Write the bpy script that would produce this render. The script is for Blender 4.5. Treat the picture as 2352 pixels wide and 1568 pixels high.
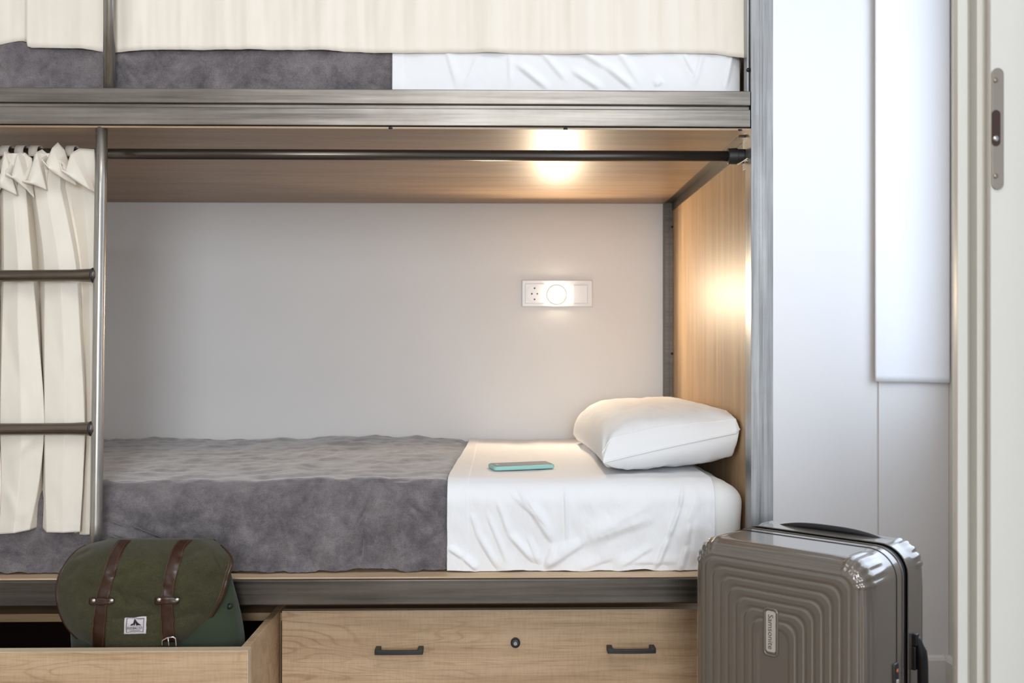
import bpy, math, random
from mathutils import Vector, Matrix, noise
random.seed(7)
R = math.radians
sc = bpy.context.scene
for o in list(bpy.data.objects): bpy.data.objects.remove(o)
# ------------------------------------------------------------------ camera
F, PX, PY, TH = 2170.0, 1190.0, 805.0, 0.01845
CH = 1.0
cam = bpy.data.cameras.new('camera'); camo = bpy.data.objects.new('camera', cam); sc.collection.objects.link(camo)
camo.location = (0, 0, CH); camo.rotation_euler = (R(90), 0, -TH)
cam.sensor_width = 36; cam.lens = 36*F/2352
cam.shift_x = (1176-PX)/2352; cam.shift_y = (PY-784)/2352
cam.clip_start = 0.05
cam.dof.use_dof = True; cam.dof.focus_distance = 2.0; cam.dof.aperture_fstop = 4.5
sc.camera = camo
# ------------------------------------------------------------------ world, light, exposure
w = bpy.data.worlds.new('world'); sc.world = w; w.use_nodes = True
w.node_tree.nodes['Background'].inputs[0].default_value = (0.75, 0.85, 1, 1)
w.node_tree.nodes['Background'].inputs[1].default_value = 0.6
sc.view_settings.view_transform = 'Standard'; sc.view_settings.look = 'None'
sc.view_settings.gamma = 1; sc.view_settings.use_curve_mapping = False
sc.view_settings.exposure = 0.35
def area(name, loc, rot, sx, sy, power, col):
    l = bpy.data.lights.new(name, 'AREA'); l.shape = 'RECTANGLE'; l.size = sx; l.size_y = sy
    l.energy = power; l.color = col
    o = bpy.data.objects.new(name, l); o.location = loc; o.rotation_euler = rot; sc.collection.objects.link(o); return o
area('nook_window_daylight', (1.47, 2.07, 1.66), (0, R(90), 0), 1.66, 1.28, 15.5, (0.70, 0.82, 1.0))
area('unseen_window_fill', (0.12, -2.62, 1.42), (R(90), 0, 0), 1.0, 1.3, 66, (0.86, 0.93, 1.0))  # added frontal light, coming through an unseen window behind the camera
area('room_ceiling_fill', (0.05, 0.15, 2.66), (0, 0, 0), 1.0, 1.0, 11, (1.0, 0.965, 0.92))  # added soft fill under the ceiling

# ------------------------------------------------------------------ helpers
def at(px, py, Y):
    u = (px-PX)/F; v = (py-PY)/F
    dx = u*math.cos(TH)+math.sin(TH); dy = -u*math.sin(TH)+math.cos(TH)
    k = Y/dy
    return Vector((dx*k, Y, CH - v*k))
def X_(px, Y): return at(px, 800, Y).x
def Z_(py, Y, px=1176): return at(px, py, Y).z
ROOTLOC = {}
def tag(o, label=None, cat=None, group=None, kind=None):
    if label: o['label'] = label
    if cat: o['category'] = cat
    if group: o['group'] = group
    if kind: o['kind'] = kind
    return o
def empty(name, loc, label, cat, rz=0, rx=0, group=None):
    o = bpy.data.objects.new(name, None); o.location = loc; o.rotation_euler = (rx, 0, rz); o.empty_display_size = .05
    sc.collection.objects.link(o); ROOTLOC[o.name] = Vector(loc) if rz == 0 and rx == 0 else Vector((0, 0, 0))
    return tag(o, label, cat, group)
def mk(name, verts, faces, mat, parent=None, smooth=True, solid=0, off=-1, bev=0, sub=0):
    verts = [Vector(v) for v in verts]
    me = bpy.data.meshes.new(name)
    if parent is None:
        n = len(verts); org = Vector((sum(v.x for v in verts)/n, sum(v.y for v in verts)/n, min(v.z for v in verts)))
    else:
        org = ROOTLOC[parent.name]
    me.from_pydata([v-org for v in verts], [], faces); me.update()
    if isinstance(mat, (list, tuple)):
        for m in mat: me.materials.append(m)
    else: me.materials.append(mat)
    if smooth:
        for p in me.polygons: p.use_smooth = True
    o = bpy.data.objects.new(name, me); sc.collection.objects.link(o)
    if parent is None: o.location = org
    else: o.parent = parent; ROOTLOC[o.name] = org
    if bev:
        b = o.modifiers.new('b', 'BEVEL'); b.width = bev; b.segments = 3; b.limit_method = 'ANGLE'; b.angle_limit = R(40)
        try: me.set_sharp_from_angle(angle=R(40))
        except Exception: pass
    if solid:
        s = o.modifiers.new('s', 'SOLIDIFY'); s.thickness = solid; s.offset = off
    if sub:
        s = o.modifiers.new('u', 'SUBSURF'); s.levels = sub; s.render_levels = sub
    return o
class MB:
    def __init__(s): s.v = []; s.f = []
    def add(s, v, f):
        n = len(s.v); s.v += [Vector(a) for a in v]; s.f += [tuple(i+n for i in q) for q in f]; return s
    def box(s, a, b):
        (x0, y0, z0), (x1, y1, z1) = a, b
        return s.add([(x0,y0,z0),(x1,y0,z0),(x1,y1,z0),(x0,y1,z0),(x0,y0,z1),(x1,y0,z1),(x1,y1,z1),(x0,y1,z1)],
              [(0,3,2,1),(4,5,6,7),(0,1,5,4),(1,2,6,5),(2,3,7,6),(3,0,4,7)])
    def tube(s, pts, r, n=16, cap=True, closed=False):
        pts = [Vector(p) for p in pts]; m = len(pts); rs = r if isinstance(r, (list, tuple)) else [r]*m
        up = Vector((0.13, 0.29, 0.95)); prev = None; V = []
        for i, p in enumerate(pts):
            a = pts[(i-1) % m] if (i > 0 or closed) else p; b = pts[(i+1) % m] if (i < m-1 or closed) else p
            t = (b-a).normalized()
            if prev is None:
                if abs(t.dot(up)) > .9: up = Vector((1, 0, 0))
                nrm = t.cross(up).normalized()
            else:
                nrm = (prev - t*prev.dot(t)).normalized()
            prev = nrm; bi = t.cross(nrm)
            for k in range(n):
                an = 2*math.pi*k/n; V.append(p+(nrm*math.cos(an)+bi*math.sin(an))*rs[i])
        Fc = []
        for i in range(m if closed else m-1):
            j = (i+1) % m
            for k in range(n):
                Fc.append((i*n+k, i*n+(k+1) % n, j*n+(k+1) % n, j*n+k))
        if cap and not closed:
            Fc.append(tuple(range(n-1, -1, -1))); Fc.append(tuple((m-1)*n+k for k in range(n)))
        return s.add(V, Fc)
    def prism(s, poly, z0, z1):     # polygon in xy, extruded z
        n = len(poly)
        V = [(x, y, z0) for x, y in poly]+[(x, y, z1) for x, y in poly]
        Fc = [tuple(range(n-1, -1, -1)), tuple(range(n, 2*n))]+[(i, (i+1) % n, n+(i+1) % n, n+i) for i in range(n)]
        return s.add(V, Fc)
    def build(s, name, mat, parent=None, **k): return mk(name, s.v, s.f, mat, parent, **k)
def grid(fn, nu, nv, closeu=False):
    V = []; Fc = []
    for j in range(nv+1):
        for i in range(nu+1): V.append(Vector(fn(i/nu, j/nv)))
    for j in range(nv):
        for i in range(nu):
            a = j*(nu+1)+i; Fc.append((a, a+1, a+nu+2, a+nu+1))
    return V, Fc
def box(name, a, b, mat, parent=None, bev=.001, smooth=False):
    return MB().box(a, b).build(name, mat, parent, smooth=smooth, bev=bev)
def sm(a, b, x):
    t = max(0, min(1, (x-a)/(b-a))) if a != b else float(x > a); return t*t*(3-2*t)
def cat(ks, x, idx=1):            # smooth interpolation through keys [(x,y)...]
    if x <= ks[0][0]: return ks[0][1]
    if x >= ks[-1][0]: return ks[-1][1]
    for i in range(len(ks)-1):
        if ks[i][0] <= x <= ks[i+1][0]:
            x0, y0 = ks[i]; x1, y1 = ks[i+1]; h = x1-x0; t = (x-x0)/h
            m0 = (y1-ks[i-1][1])/(x1-ks[i-1][0]) if i > 0 else (y1-y0)/h
            m1 = (ks[i+2][1]-y0)/(ks[i+2][0]-x0) if i+2 < len(ks) else (y1-y0)/h
            return ((2*t**3-3*t*t+1)*y0+(t**3-2*t*t+t)*h*m0+(-2*t**3+3*t*t)*y1+(t**3-t*t)*h*m1)
def nz(x, y=0, z=0): return noise.noise(Vector((x, y, z)))
def fbm(x, y=0, z=0, o=3):
    s = 0; a = 1
    for i in range(o): s += a*noise.noise(Vector((x, y, z))); x *= 2.03; y *= 2.03; z *= 2.03; a *= .5
    return s
def crease(p, q, a, b, wdt, amp, fade=.25, skew=0.0):   # distance ridge around segment a-b
    ax, ay = a; bx, by = b; dx, dy = bx-ax, by-ay; L = math.hypot(dx, dy)
    t = ((p-ax)*dx+(q-ay)*dy)/(L*L)
    if t < -.1 or t > 1.1: return 0
    d = ((p-ax)*dy-(q-ay)*dx)/L
    if abs(d) > 4*wdt: return 0
    e = sm(-.1, fade, t)*(1-sm(1-fade, 1.1, t))
    w1 = wdt*(1+skew) if d > 0 else wdt*(1-skew)
    return amp*e*math.exp(-(d/w1)**2)
# ------------------------------------------------------------------ materials
def new(name):
    m = bpy.data.materials.new(name); m.use_nodes = True
    nt = m.node_tree; return m, nt, nt.nodes['Principled BSDF']
def N(nt, t, **k):
    n = nt.nodes.new(t)
    for a, b in k.items(): setattr(n, a, b)
    return n
def plain(name, col, rough=.5, metal=0, **k):
    m, nt, b = new(name); b.inputs['Base Color'].default_value = (*col, 1)
    b.inputs['Roughness'].default_value = rough; b.inputs['Metallic'].default_value = metal
    for a, v in k.items(): b.inputs[a].default_value = v
    return m
def bump(nt, b, sock, st, dist=.001):
    n = N(nt, 'ShaderNodeBump'); n.inputs['Strength'].default_value = st; n.inputs['Distance'].default_value = dist
    nt.links.new(sock, n.inputs['Height']); nt.links.new(n.outputs[0], b.inputs['Normal']); return n
def coords(nt, scale, rot=(0, 0, 0), src='Object', loc=(0,0,0)):
    c = N(nt, 'ShaderNodeTexCoord'); mp = N(nt, 'ShaderNodeMapping')
    mp.inputs['Scale'].default_value = scale; mp.inputs['Rotation'].default_value = rot; mp.inputs['Location'].default_value = loc
    nt.links.new(c.outputs[src], mp.inputs[0]); return mp.outputs[0]
def noi(nt, vec, scale, detail=4, rough=.5, dist=0):
    n = N(nt, 'ShaderNodeTexNoise'); n.inputs['Scale'].default_value = scale; n.inputs['Detail'].default_value = detail
    n.inputs['Roughness'].default_value = rough; n.inputs['Distortion'].default_value = dist
    nt.links.new(vec, n.inputs['Vector']); return n.outputs['Fac']
def ramp(nt, fac, stops):
    r = N(nt, 'ShaderNodeValToRGB'); el = r.color_ramp.elements
    while len(el) < len(stops): el.new(.5)
    for e, (p, c) in zip(el, stops): e.position = p; e.color = (*c, 1)
    nt.links.new(fac, r.inputs[0]); return r.outputs[0]
def mix(nt, a, b, fac, mode='MIX'):
    n = N(nt, 'ShaderNodeMix', data_type='RGBA', blend_type=mode)
    if isinstance(fac, float): n.inputs[0].default_value = fac
    else: nt.links.new(fac, n.inputs[0])
    for s, i in ((a, 6), (b, 7)):
        if isinstance(s, tuple): n.inputs[i].default_value = (*s, 1)
        else: nt.links.new(s, n.inputs[i])
    return n.outputs[2]
def paint(name, col, rough=.6):
    m, nt, b = new(name); v = coords(nt, (1, 1, 1)); n = noi(nt, v, 260, 3)
    b.inputs['Base Color'].default_value = (*col, 1); b.inputs['Roughness'].default_value = rough
    bump(nt, b, n, .12, .0006); return m
def wood(name, dark, mid, light, axis='x', rough=.42, cathedral=True, fine=1.0, spec=.5):
    m, nt, b = new(name)
    S = {'x': (1.3, 16, 16), 'z': (16, 16, 1.0)}[axis]
    v = coords(nt, S, loc=(.37, .2, .11)); a = noi(nt, v, 1.6, 5, .6, .5)
    S2 = {'x': (5, 190, 190), 'z': (190, 190, 5)}[axis]
    v2 = coords(nt, S2); f = noi(nt, v2, 1.7*fine, 4, .65)
    c = ramp(nt, a, [(.28, dark), (.5, mid), (.72, light)])
    c2 = ramp(nt, f, [(.3, (.70, .66, .62)), (.5, (1, 1, 1)), (.75, (1.0, .99, .97))])
    c = mix(nt, c, c2, .75, 'MULTIPLY')
    if cathedral:
        v3 = coords(nt, (1.0, 6.0, 7.5), loc=(.15, 0, .35)); q = noi(nt, v3, 1.9, 2, .45, .35)
        mm = N(nt, 'ShaderNodeMath', operation='MULTIPLY'); nt.links.new(q, mm.inputs[0]); mm.inputs[1].default_value = 120
        sn = N(nt, 'ShaderNodeMath', operation='SINE'); nt.links.new(mm.outputs[0], sn.inputs[0])
        c3 = ramp(nt, sn.outputs[0], [(.0, (1, 1, 1)), (.7, (.97, .96, .95)), (1., (.76, .70, .64))])
        vm = coords(nt, (.9, 2.2, 2.2), loc=(.6, 0, 1.3)); mk_ = noi(nt, vm, 2.2, 1); mk2 = ramp(nt, mk_, [(.44, (0, 0, 0)), (.56, (1, 1, 1))])
        tc = N(nt, 'ShaderNodeTexCoord'); sp_ = N(nt, 'ShaderNodeSeparateXYZ'); nt.links.new(tc.outputs['Object'], sp_.inputs[0])
        gt = N(nt, 'ShaderNodeMath', operation='GREATER_THAN'); gt.inputs[1].default_value = .317; nt.links.new(sp_.outputs[2], gt.inputs[0])
        mk2 = mix(nt, (0., 0., 0.), mk2, gt.outputs[0]); lift = mix(nt, (1.0, .99, .955), (1., 1., 1.), gt.outputs[0]); c = mix(nt, c, lift, 1.0, 'MULTIPLY')
        saw = noi(nt, coords(nt, (230, 230, 26)), 1.2, 3, .6); c = mix(nt, c, ramp(nt, saw, [(.35, (.90, .89, .87)), (.6, (1, 1, 1))]), .8, 'MULTIPLY')
        c = mix(nt, c, mix(nt, (1., 1., 1.), c3, mk2), .9, 'MULTIPLY')
    nt.links.new(c, b.inputs['Base Color']); b.inputs['Roughness'].default_value = rough
    b.inputs['Specular IOR Level'].default_value = spec
    bump(nt, b, f, .15, .0005); return m
def steel(name, col, axis='x', rough=.38, metal=.85):
    m, nt, b = new(name)
    S = {'x': (2.2, 70, 70), 'z': (70, 70, 2.2), 'n': (22, 22, 22)}[axis]
    a = noi(nt, coords(nt, S), 1.5, 5, .62); g = noi(nt, coords(nt, (7, 7, 7)), 1.3, 4, .6)
    d = tuple(x*.72 for x in col); l = tuple(min(1, x*1.25) for x in col)
    c = ramp(nt, a, [(.32, d), (.5, col), (.7, l)])
    c = mix(nt, c, ramp(nt, g, [(.3, (.82, .80, .78)), (.65, (1, 1, 1))]), .8, 'MULTIPLY')
    nt.links.new(c, b.inputs['Base Color'])
    rr = N(nt, 'ShaderNodeMapRange'); rr.inputs[3].default_value = rough-.08; rr.inputs[4].default_value = rough+.14
    nt.links.new(a, rr.inputs[0]); nt.links.new(rr.outputs[0], b.inputs['Roughness'])
    b.inputs['Metallic'].default_value = metal; bump(nt, b, a, .06, .0005); return m
def cloth(name, col, rough=.85, wv=900, st=.25, sheen=.2, sss=0, mott=None, mscale=9):
    m, nt, b = new(name)
    v = coords(nt, (1, 1, 1))
    w1 = N(nt, 'ShaderNodeTexWave', wave_type='BANDS', bands_direction='X'); w1.inputs['Scale'].default_value = wv/6
    w2 = N(nt, 'ShaderNodeTexWave', wave_type='BANDS', bands_direction='Z'); w2.inputs['Scale'].default_value = wv/6
    for q in (w1, w2): nt.links.new(v, q.inputs[0]); q.inputs['Distortion'].default_value = 1.5; q.inputs['Detail'].default_value = 1
    ad = N(nt, 'ShaderNodeMath', operation='ADD'); nt.links.new(w1.outputs['Fac'], ad.inputs[0]); nt.links.new(w2.outputs['Fac'], ad.inputs[1])
    bump(nt, b, ad.outputs[0], st, .0004)
    if mott:
        a = noi(nt, v, mscale, 10, .74, .25); c = ramp(nt, a, [(.36, mott), (.64, col)])
        fz = noi(nt, v, 420, 2, .6); c = mix(nt, c, ramp(nt, fz, [(.3, (.6, .6, .6)), (.7, (1.15, 1.15, 1.15))]), .7, 'MULTIPLY')
        nt.links.new(c, b.inputs['Base Color'])
    else: b.inputs['Base Color'].default_value = (*col, 1)
    b.inputs['Roughness'].default_value = rough; b.inputs['Sheen Weight'].default_value = sheen; b.inputs['Specular IOR Level'].default_value = .2
    return m
M = {}
M['wall'] = paint('wall paint', (.82, .81, .80)); M['ceil'] = paint('ceiling paint', (.86, .86, .85))
M['trim'] = plain('white trim', (.80, .79, .77), .35)
M['jamb'] = plain('door frame lacquer', (.66, .635, .575), .38)
M['floor'] = wood('floor wood', (.22, .16, .11), (.33, .25, .17), (.42, .33, .24), 'x')
M['steelx'] = steel('raw steel rail', (.29, .265, .235), 'x', .30, .95); M['steelz'] = steel('raw steel post', (.37, .375, .38), 'z', .34, .85)
M['steeld'] = steel('dark raw steel', (.12, .105, .09), 'x', .36); M['tube'] = steel('steel tube', (.40, .375, .34), 'z', .27)
M['rod'] = plain('bronze rod', (.105, .09, .075), .28, .8); M['rung'] = steel('rung steel', (.17, .14, .11), 'x', .28)
M['black'] = plain('black plastic', (.012, .012, .013), .4); M['iron'] = plain('black iron', (.02, .02, .021), .45)
M['oak'] = wood('light oak', (.42, .275, .155), (.56, .385, .235), (.66, .475, .305), 'x')
M['oakedge'] = wood('oak edge band', (.60, .47, .32), (.66, .53, .37), (.72, .59, .42), 'x', cathedral=False)
M['oakd'] = wood('carcass oak', (.25, .16, .085), (.33, .215, .115), (.40, .27, .15), 'x', cathedral=False)
M['bunk'] = wood('bunk board', (.25, .155, .082), (.32, .205, .115), (.385, .26, .148), 'x', .42, False, spec=1.0)
M['panel'] = wood('side board', (.36, .22, .105), (.47, .30, .15), (.56, .38, .215), 'z', .48, False, spec=1.0)
M['baseb'] = wood('base board edge', (.48, .33, .2), (.58, .42, .27), (.65, .5, .34), 'x', .5, False)
M['sheet'] = cloth('white sheet', (.86, .86, .87), .8, 1500, .06, .1)
M['mattress'] = cloth('mattress cover', (.86, .85, .84), .8, 1500, .08, .1)
M['pillow'] = cloth('pillowcase', (.88, .88, .885), .8, 1500, .06, .1)
M['blanket'] = cloth('fleece blanket', (.235, .21, .215), .95, 1100, .5, .6, mott=(.095, .084, .093), mscale=14)
M['curtain'] = cloth('cream cotton', (.855, .785, .685), .85, 2000, .15, .1)
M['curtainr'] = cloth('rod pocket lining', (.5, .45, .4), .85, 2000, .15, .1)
M['blind'] = cloth('blind fabric', (.90, .91, .93), .8, 1500, .1, .1)
M['green'] = cloth('green canvas', (.063, .057, .026), .8, 2200, .3, .15, mott=(.046, .042, .019), mscale=16)
M['green2'] = cloth('green canvas body', (.036, .046, .026), .8, 2200, .3, .15)
M['leather'] = plain('brown leather', (.042, .017, .009), .36); M['leath2'] = plain('tan leather edge', (.10, .042, .018), .42)
M['chrome'] = plain('nickel', (.65, .63, .6), .22, 1); M['patch'] = plain('woven label', (.62, .58, .60), .8)
M['ink'] = plain('black ink', (.008, .008, .01), .6); M['inkg'] = plain('label frame ink', (.10, .085, .095), .7)
M['mint'] = plain('mint case', (.33, .62, .57), .4); M['screen'] = plain('phone glass', (.05, .045, .045), .12)
M['plate'] = plain('white switch plastic', (.80, .78, .76), .3)
M['hole'] = plain('socket hole', (.02, .02, .02), .6)
M['strike'] = plain('nickel strike', (.33, .285, .23), .4, .75); M['dark'] = plain('painted recess shade', (.035, .012, .006), .6)
M['shell'] = plain('pearl grey shell', (.165, .143, .120), .24, .4, **{'Coat Weight': .8, 'Coat Roughness': .06})
M['zip'] = plain('zip tape', (.006, .006, .008), .6); M['badge'] = plain('badge silver', (.62, .57, .52), .35, .5)
M['red'] = plain('red mark', (.7, .15, .08), .5); M['tie'] = plain('jute tie', (.75, .66, .5), .7)
m, nt, b = new('lamp lens'); b.inputs['Emission Color'].default_value = (1, .86, .64, 1); b.inputs['Emission Strength'].default_value = 25; M['lens'] = m
M['glass'] = plain('window glass', (1, 1, 1), .02, 0, **{'Transmission Weight': 1.0})

# ------------------------------------------------------------------ room
YW = 2.83; XR = 1.352; XL = -2.6; YF = -2.5; HC = 2.72
def struct(o): o['kind'] = 'structure'; return o
struct(box('floor', (XL-.1, YF-.1, -.08), (XR+.1, YW+.1, 0), M['floor'], bev=0))
struct(box('ceiling', (XL-.1, YF-.1, HC), (XR+.1, YW+.1, HC+.08), M['ceil'], bev=0))
struct(box('wall_back', (XL-.1, YW, 0), (XR+.1, YW+.1, HC), M['wall'], bev=0))
mb = MB().box((XL-.1, YF, 0), (XL, YW, HC))
struct(mb.build('wall_left', M['wall'], smooth=False))
mb = MB().box((XL, YF-.1, 0), (-.40, YF, HC)).box((.64, YF-.1, 0), (XR, YF, HC)).box((-.40, YF-.1, 0), (.64, YF, .75)).box((-.40, YF-.1, 2.1), (.64, YF, HC))
struct(mb.build('wall_front', M['wall'], smooth=False))
mb = MB().box((XR, 1.35, 0), (XR+.1, 1.42, HC)).box((XR, 2.72, 0), (XR+.1, YW, HC)).box((XR, 1.42, 0), (XR+.1, 2.72, .8)).box((XR, 1.42, 2.5), (XR+.1, 2.72, HC))
struct(mb.build('wall_right', M['wall'], smooth=False))
fr = MB().box((XR-.0, 1.42, .8), (XR+.06, 1.46, 2.5)).box((XR, 2.68, .8), (XR+.06, 2.72, 2.5)).box((XR, 1.46, .8), (XR+.06, 2.68, .84)).box((XR, 1.46, 2.46), (XR+.06, 2.68, 2.5))
struct(fr.build('window_1', M['trim'], smooth=False))
fr = MB().box((-.40, YF-.06, .75), (-.35, YF, 2.1)).box((.59, YF-.06, .75), (.64, YF, 2.1)).box((-.35, YF-.06, .75), (.59, YF, .8)).box((-.35, YF-.06, 2.05), (.59, YF, 2.1))
struct(fr.build('unseen_window_2', M['trim'], smooth=False))  # unseen window, placed for its frontal light and its reflection in the rail
# bathroom partition block whose end carries the door frame
XB = .655
struct(MB().box((XB+.06, 1.30, 0), (XR, 1.40, HC)).build('wall_partition', M['wall'], smooth=False))
struct(MB().box((XB+.012, YF, 0), (XB+.1, .45, HC)).build('wall_corridor', M['wall'], smooth=False))
# door frame profile (plan view), facing the camera
Yj = 1.33
def jx(px, Y): return X_(px, Y)
prof = [(jx(2352, 1.28)+.10, 1.28), (jx(2276, 1.28), 1.28), (jx(2270, 1.285), 1.285), (jx(2266, 1.31), 1.31), (jx(2259, 1.315), 1.315),
        (jx(2258, 1.32)-.0, 1.305), (jx(2244, 1.305), 1.305), (jx(2240, 1.31), 1.325), (jx(2228, 1.325), 1.325), (jx(2226, 1.31), 1.31), (jx(2222, 1.302), 1.302), (jx(2200, 1.302), 1.302),
        (jx(2193, 1.31), 1.312), (jx(2192, 1.33), 1.335), (jx(2192, 1.33)+.02, 1.345), (jx(2352, 1.28)+.10, 1.345)]
fj = MB().prism(prof, 0, 2.2).build('door_1', M['jamb'], smooth=False, bev=.002); struct(fj)
ROOTLOC[fj.name] = fj.location.copy()
# strike plate with latch recess and screws
def stadium(cx, cz, hw, hh, y, n=14):
    P = []
    for k in range(n+1):
        a = math.pi*k/n; P.append((cx+hw*math.cos(a), y, cz+hh-hw+hw*math.sin(a)))
    for k in range(n+1):
        a = math.pi+math.pi*k/n; P.append((cx+hw*math.cos(a), y, cz-hh+hw+hw*math.sin(a)))
    return P
def stad(mb, cx, cz, hw, hh, y0, y1):
    A = stadium(cx, cz, hw, hh, y0); B_ = stadium(cx, cz, hw, hh, y1); n = len(A)
    mb.add(A+B_, [tuple(range(n)), tuple(range(2*n-1, n-1, -1))]+[(i, n+i, n+(i+1) % n, (i+1) % n) for i in range(n)])
    return mb
c = at(2291, 296, 1.279); hw = 14*1.279/F; hh = 141*1.279/F
sp = stad(MB(), c.x, c.z, hw, hh, 1.2775, 1.281).build('strike_plate', M['strike'], fj, smooth=False, bev=.0006)
sp['label'] = 'long rounded nickel strike plate'
c2 = at(2288, 294, 1.277); stad(MB(), c2.x, c2.z, hw*.72, 42*1.277/F, 1.2768, 1.2772).build('latch_recess', M['dark'], sp, smooth=False)
for py in (184, 404):
    q = at(2287, py, 1.277); MB().tube([(q.x, 1.2765, q.z), (q.x, 1.278, q.z)], .0035, 14).build('screw', M['strike'], sp)
q = at(2287, 318, 1.2765); MB().tube([(q.x, 1.2755, q.z), (q.x, 1.2765, q.z)], .004, 14).build('screw', M['chrome'], sp)
# baseboards
zb = .083
def baseprof(h): return [(0, 0), (.016, 0), (.016, h-.014), (.012, h-.006), (.006, h), (0, h)]
mb = MB(); P = baseprof(zb)
mb.add([(x, YW-a, z) for x in (.60, XR-.016) for a, z in P], [tuple(range(6)), tuple(range(11, 5, -1))]+[(i, 6+i, 6+(i+1) % 6, (i+1) % 6) for i in range(6)])
struct(mb.build('baseboard_back', M['trim'], smooth=False))
mb = MB(); mb.add([(XR-a, y, z) for y in (YW, 1.40) for a, z in P], [tuple(range(6)), tuple(range(11, 5, -1))]+[(i, 6+i, 6+(i+1) % 6, (i+1) % 6) for i in range(6)])
struct(mb.build('baseboard_right', M['trim'], smooth=False))
# shallow wall pier behind the blind
px0 = X_(2018, YW-.005)
struct(box('wall_pier', (px0, YW-.005, .0), (XR, YW+.01, HC), M['wall'], bev=.002))

# ------------------------------------------------------------------ bunk bed frame
Y0 = 1.88; XP0 = X_(1725.5, Y0); XP1 = X_(1776, Y0)
bed = empty('bunk_bed', (-.5, 2.35, 0), 'raw steel and wood bunk bed with ladder standing against the wall', 'bunk bed')
# front post: one tube, with two thin raised strips added for highlight lines
xm = (XP0+XP1)/2
p = MB().box((XP0, Y0, 0), (XP1, Y0+.045, 2.35)).box((xm-.0055, Y0-.0007, 0), (xm-.0035, Y0+.0002, 2.35)).box((xm+.001, Y0-.0007, 0), (xm+.003, Y0+.0002, 2.35))
p.build('front_post', M['steelz'], bed, bev=.0016)
XLB = -1.55
p = MB().box((XLB-.045, Y0, 0), (XLB, Y0+.045, 2.35)); p.build('front_post', M['steelz'], bed, bev=.003)
# upper double rail with groove
zt, zg1, zg0, zb0 = Z_(206, Y0), Z_(240, Y0), Z_(249, Y0), Z_(290, Y0)
r = MB().box((XLB, Y0, zg1), (XP0-.0012, Y0+.04, zt)).box((XLB, Y0, zb0), (XP0-.0012, Y0+.04, zg0)).box((XLB, Y0+.006, zg0-.001), (XP0-.0012, Y0+.036, zg1+.001))
r.build('upper_rail', M['steelx'], bed, bev=.0022)
# lower rail
zl1, zl0 = Z_(1325, Y0), Z_(1388, Y0)
r = MB().box((XLB, Y0, zl0), (XP0-.001, Y0+.04, zl1-.0035)); r.build('lower_rail', M['steeld'], bed, bev=.003)
BZ = zl1  # top of lower base board
box('base_board', (XLB, Y0+.004, BZ-.003), (XP0+.01, YW-.005, BZ+.0005), M['baseb'], bed, bev=.0005)
box('base_board', (XLB, Y0+.041, BZ-.02), (XP0+.01, YW-.005, BZ-.0031), M['oakd'], bed, bev=0)
# upper bunk board (underside is the niche ceiling)
UZ = 1.4405
ub = box('bunk_board', (XLB, Y0+.002, UZ), (XP0+.02, YW-.002, UZ+.004), M['bunk'], bed, bev=0)
box('bunk_board', (XLB, Y0+.041, UZ+.0041), (XP0+.01, YW-.005, UZ+.02), M['bunk'], bed, bev=0)
for px, py in ((897, 296), (1299, 296), (1700, 297)):
    q = at(px, py, Y0+.03); yy = (CH-UZ)/((py-PY)/F); 
    yy = (UZ-CH)*F/(PY-py); q = at(px, py, yy)
    s = MB().tube([(q.x, q.y, UZ-.001), (q.x, q.y, UZ+.002)], .0042, 12).build('screw', M['black'], bed)
# side panel and rear post, angle irons
XS = .510
box('side_panel', (XS, Y0+.046, BZ), (XS+.018, YW-.003, 2.3), M['panel'], bed, bev=0)
ang = MB().box((.487, 2.787, BZ), (XS-.0005, 2.790, UZ-.0005)).box((.487, 2.79, BZ), (.4895, YW-.001, UZ-.0005)).box((.498, 2.784, BZ), (.5005, 2.787, UZ-.0005))
rp = ang.build('rear_post', M['steeld'], bed, smooth=False)
for py in (521, 812):
    q = at(1544, py, 2.7835); MB().tube([(q.x-.0005, 2.781, q.z), (q.x-.0005, 2.7866, q.z)], .0034, 12).build('bolt', M['black'], rp)
ang = MB().box((.4885, Y0+.05, UZ-.0035), (XS, 2.786, UZ-.0005)).box((XS-.003, Y0+.05, UZ-.026), (XS-.0001, 2.786, UZ-.0036))
ang.build('angle_iron', M['steeld'], bed, smooth=False)
# upper bunk side strip with screw
us = box('side_strip', (X_(1713, Y0+.02), Y0+.012, zt+.002), (XP0-.0008, Y0+.036, 2.3), M['steelz'], bed, bev=.001)
q = at(1718, 161, Y0+.012); MB().tube([(q.x, Y0+.009, q.z), (q.x, Y0+.013, q.z)], .0038, 14).build('screw', M['black'], us)
# curtain rod and end bracket
YR = 1.945; zr = Z_(357, YR)
rod = MB().tube([(XLB, YR, zr), (X_(1676, YR), YR, zr)], 12.2*YR/F, 24).build('curtain_rod', M['rod'], bed)
x0 = X_(1671, YR)
MB().tube([(x0, YR, zr), (x0+.001, YR, zr), (x0+.018, YR, zr), (x0+.019, YR, zr), (x0+.0192, YR, zr), (x0+.0355, YR, zr)], [.0150, .0162, .0168, .0168, .0148, .0148], 28).build('rod_bracket', M['iron'], rod, bev=.0005)
box('bracket_plate', (XS-.0045, YR-.02, zr-.026), (XS-.0035, YR+.02, zr+.04), M['steelz'], rod, bev=.0003)
tz = [at(1694, 378, 1.915), at(1706, 371, 1.912), at(1713, 366, 1.91), at(1722, 360, 1.912)]
MB().tube(tz, .0011, 8).tube([at(1710, 373, 1.909), at(1716, 364, 1.907), at(1722, 370, 1.909), at(1713, 369, 1.906)], .001, 8).build('tie_string', M['tie'], rod)
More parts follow.
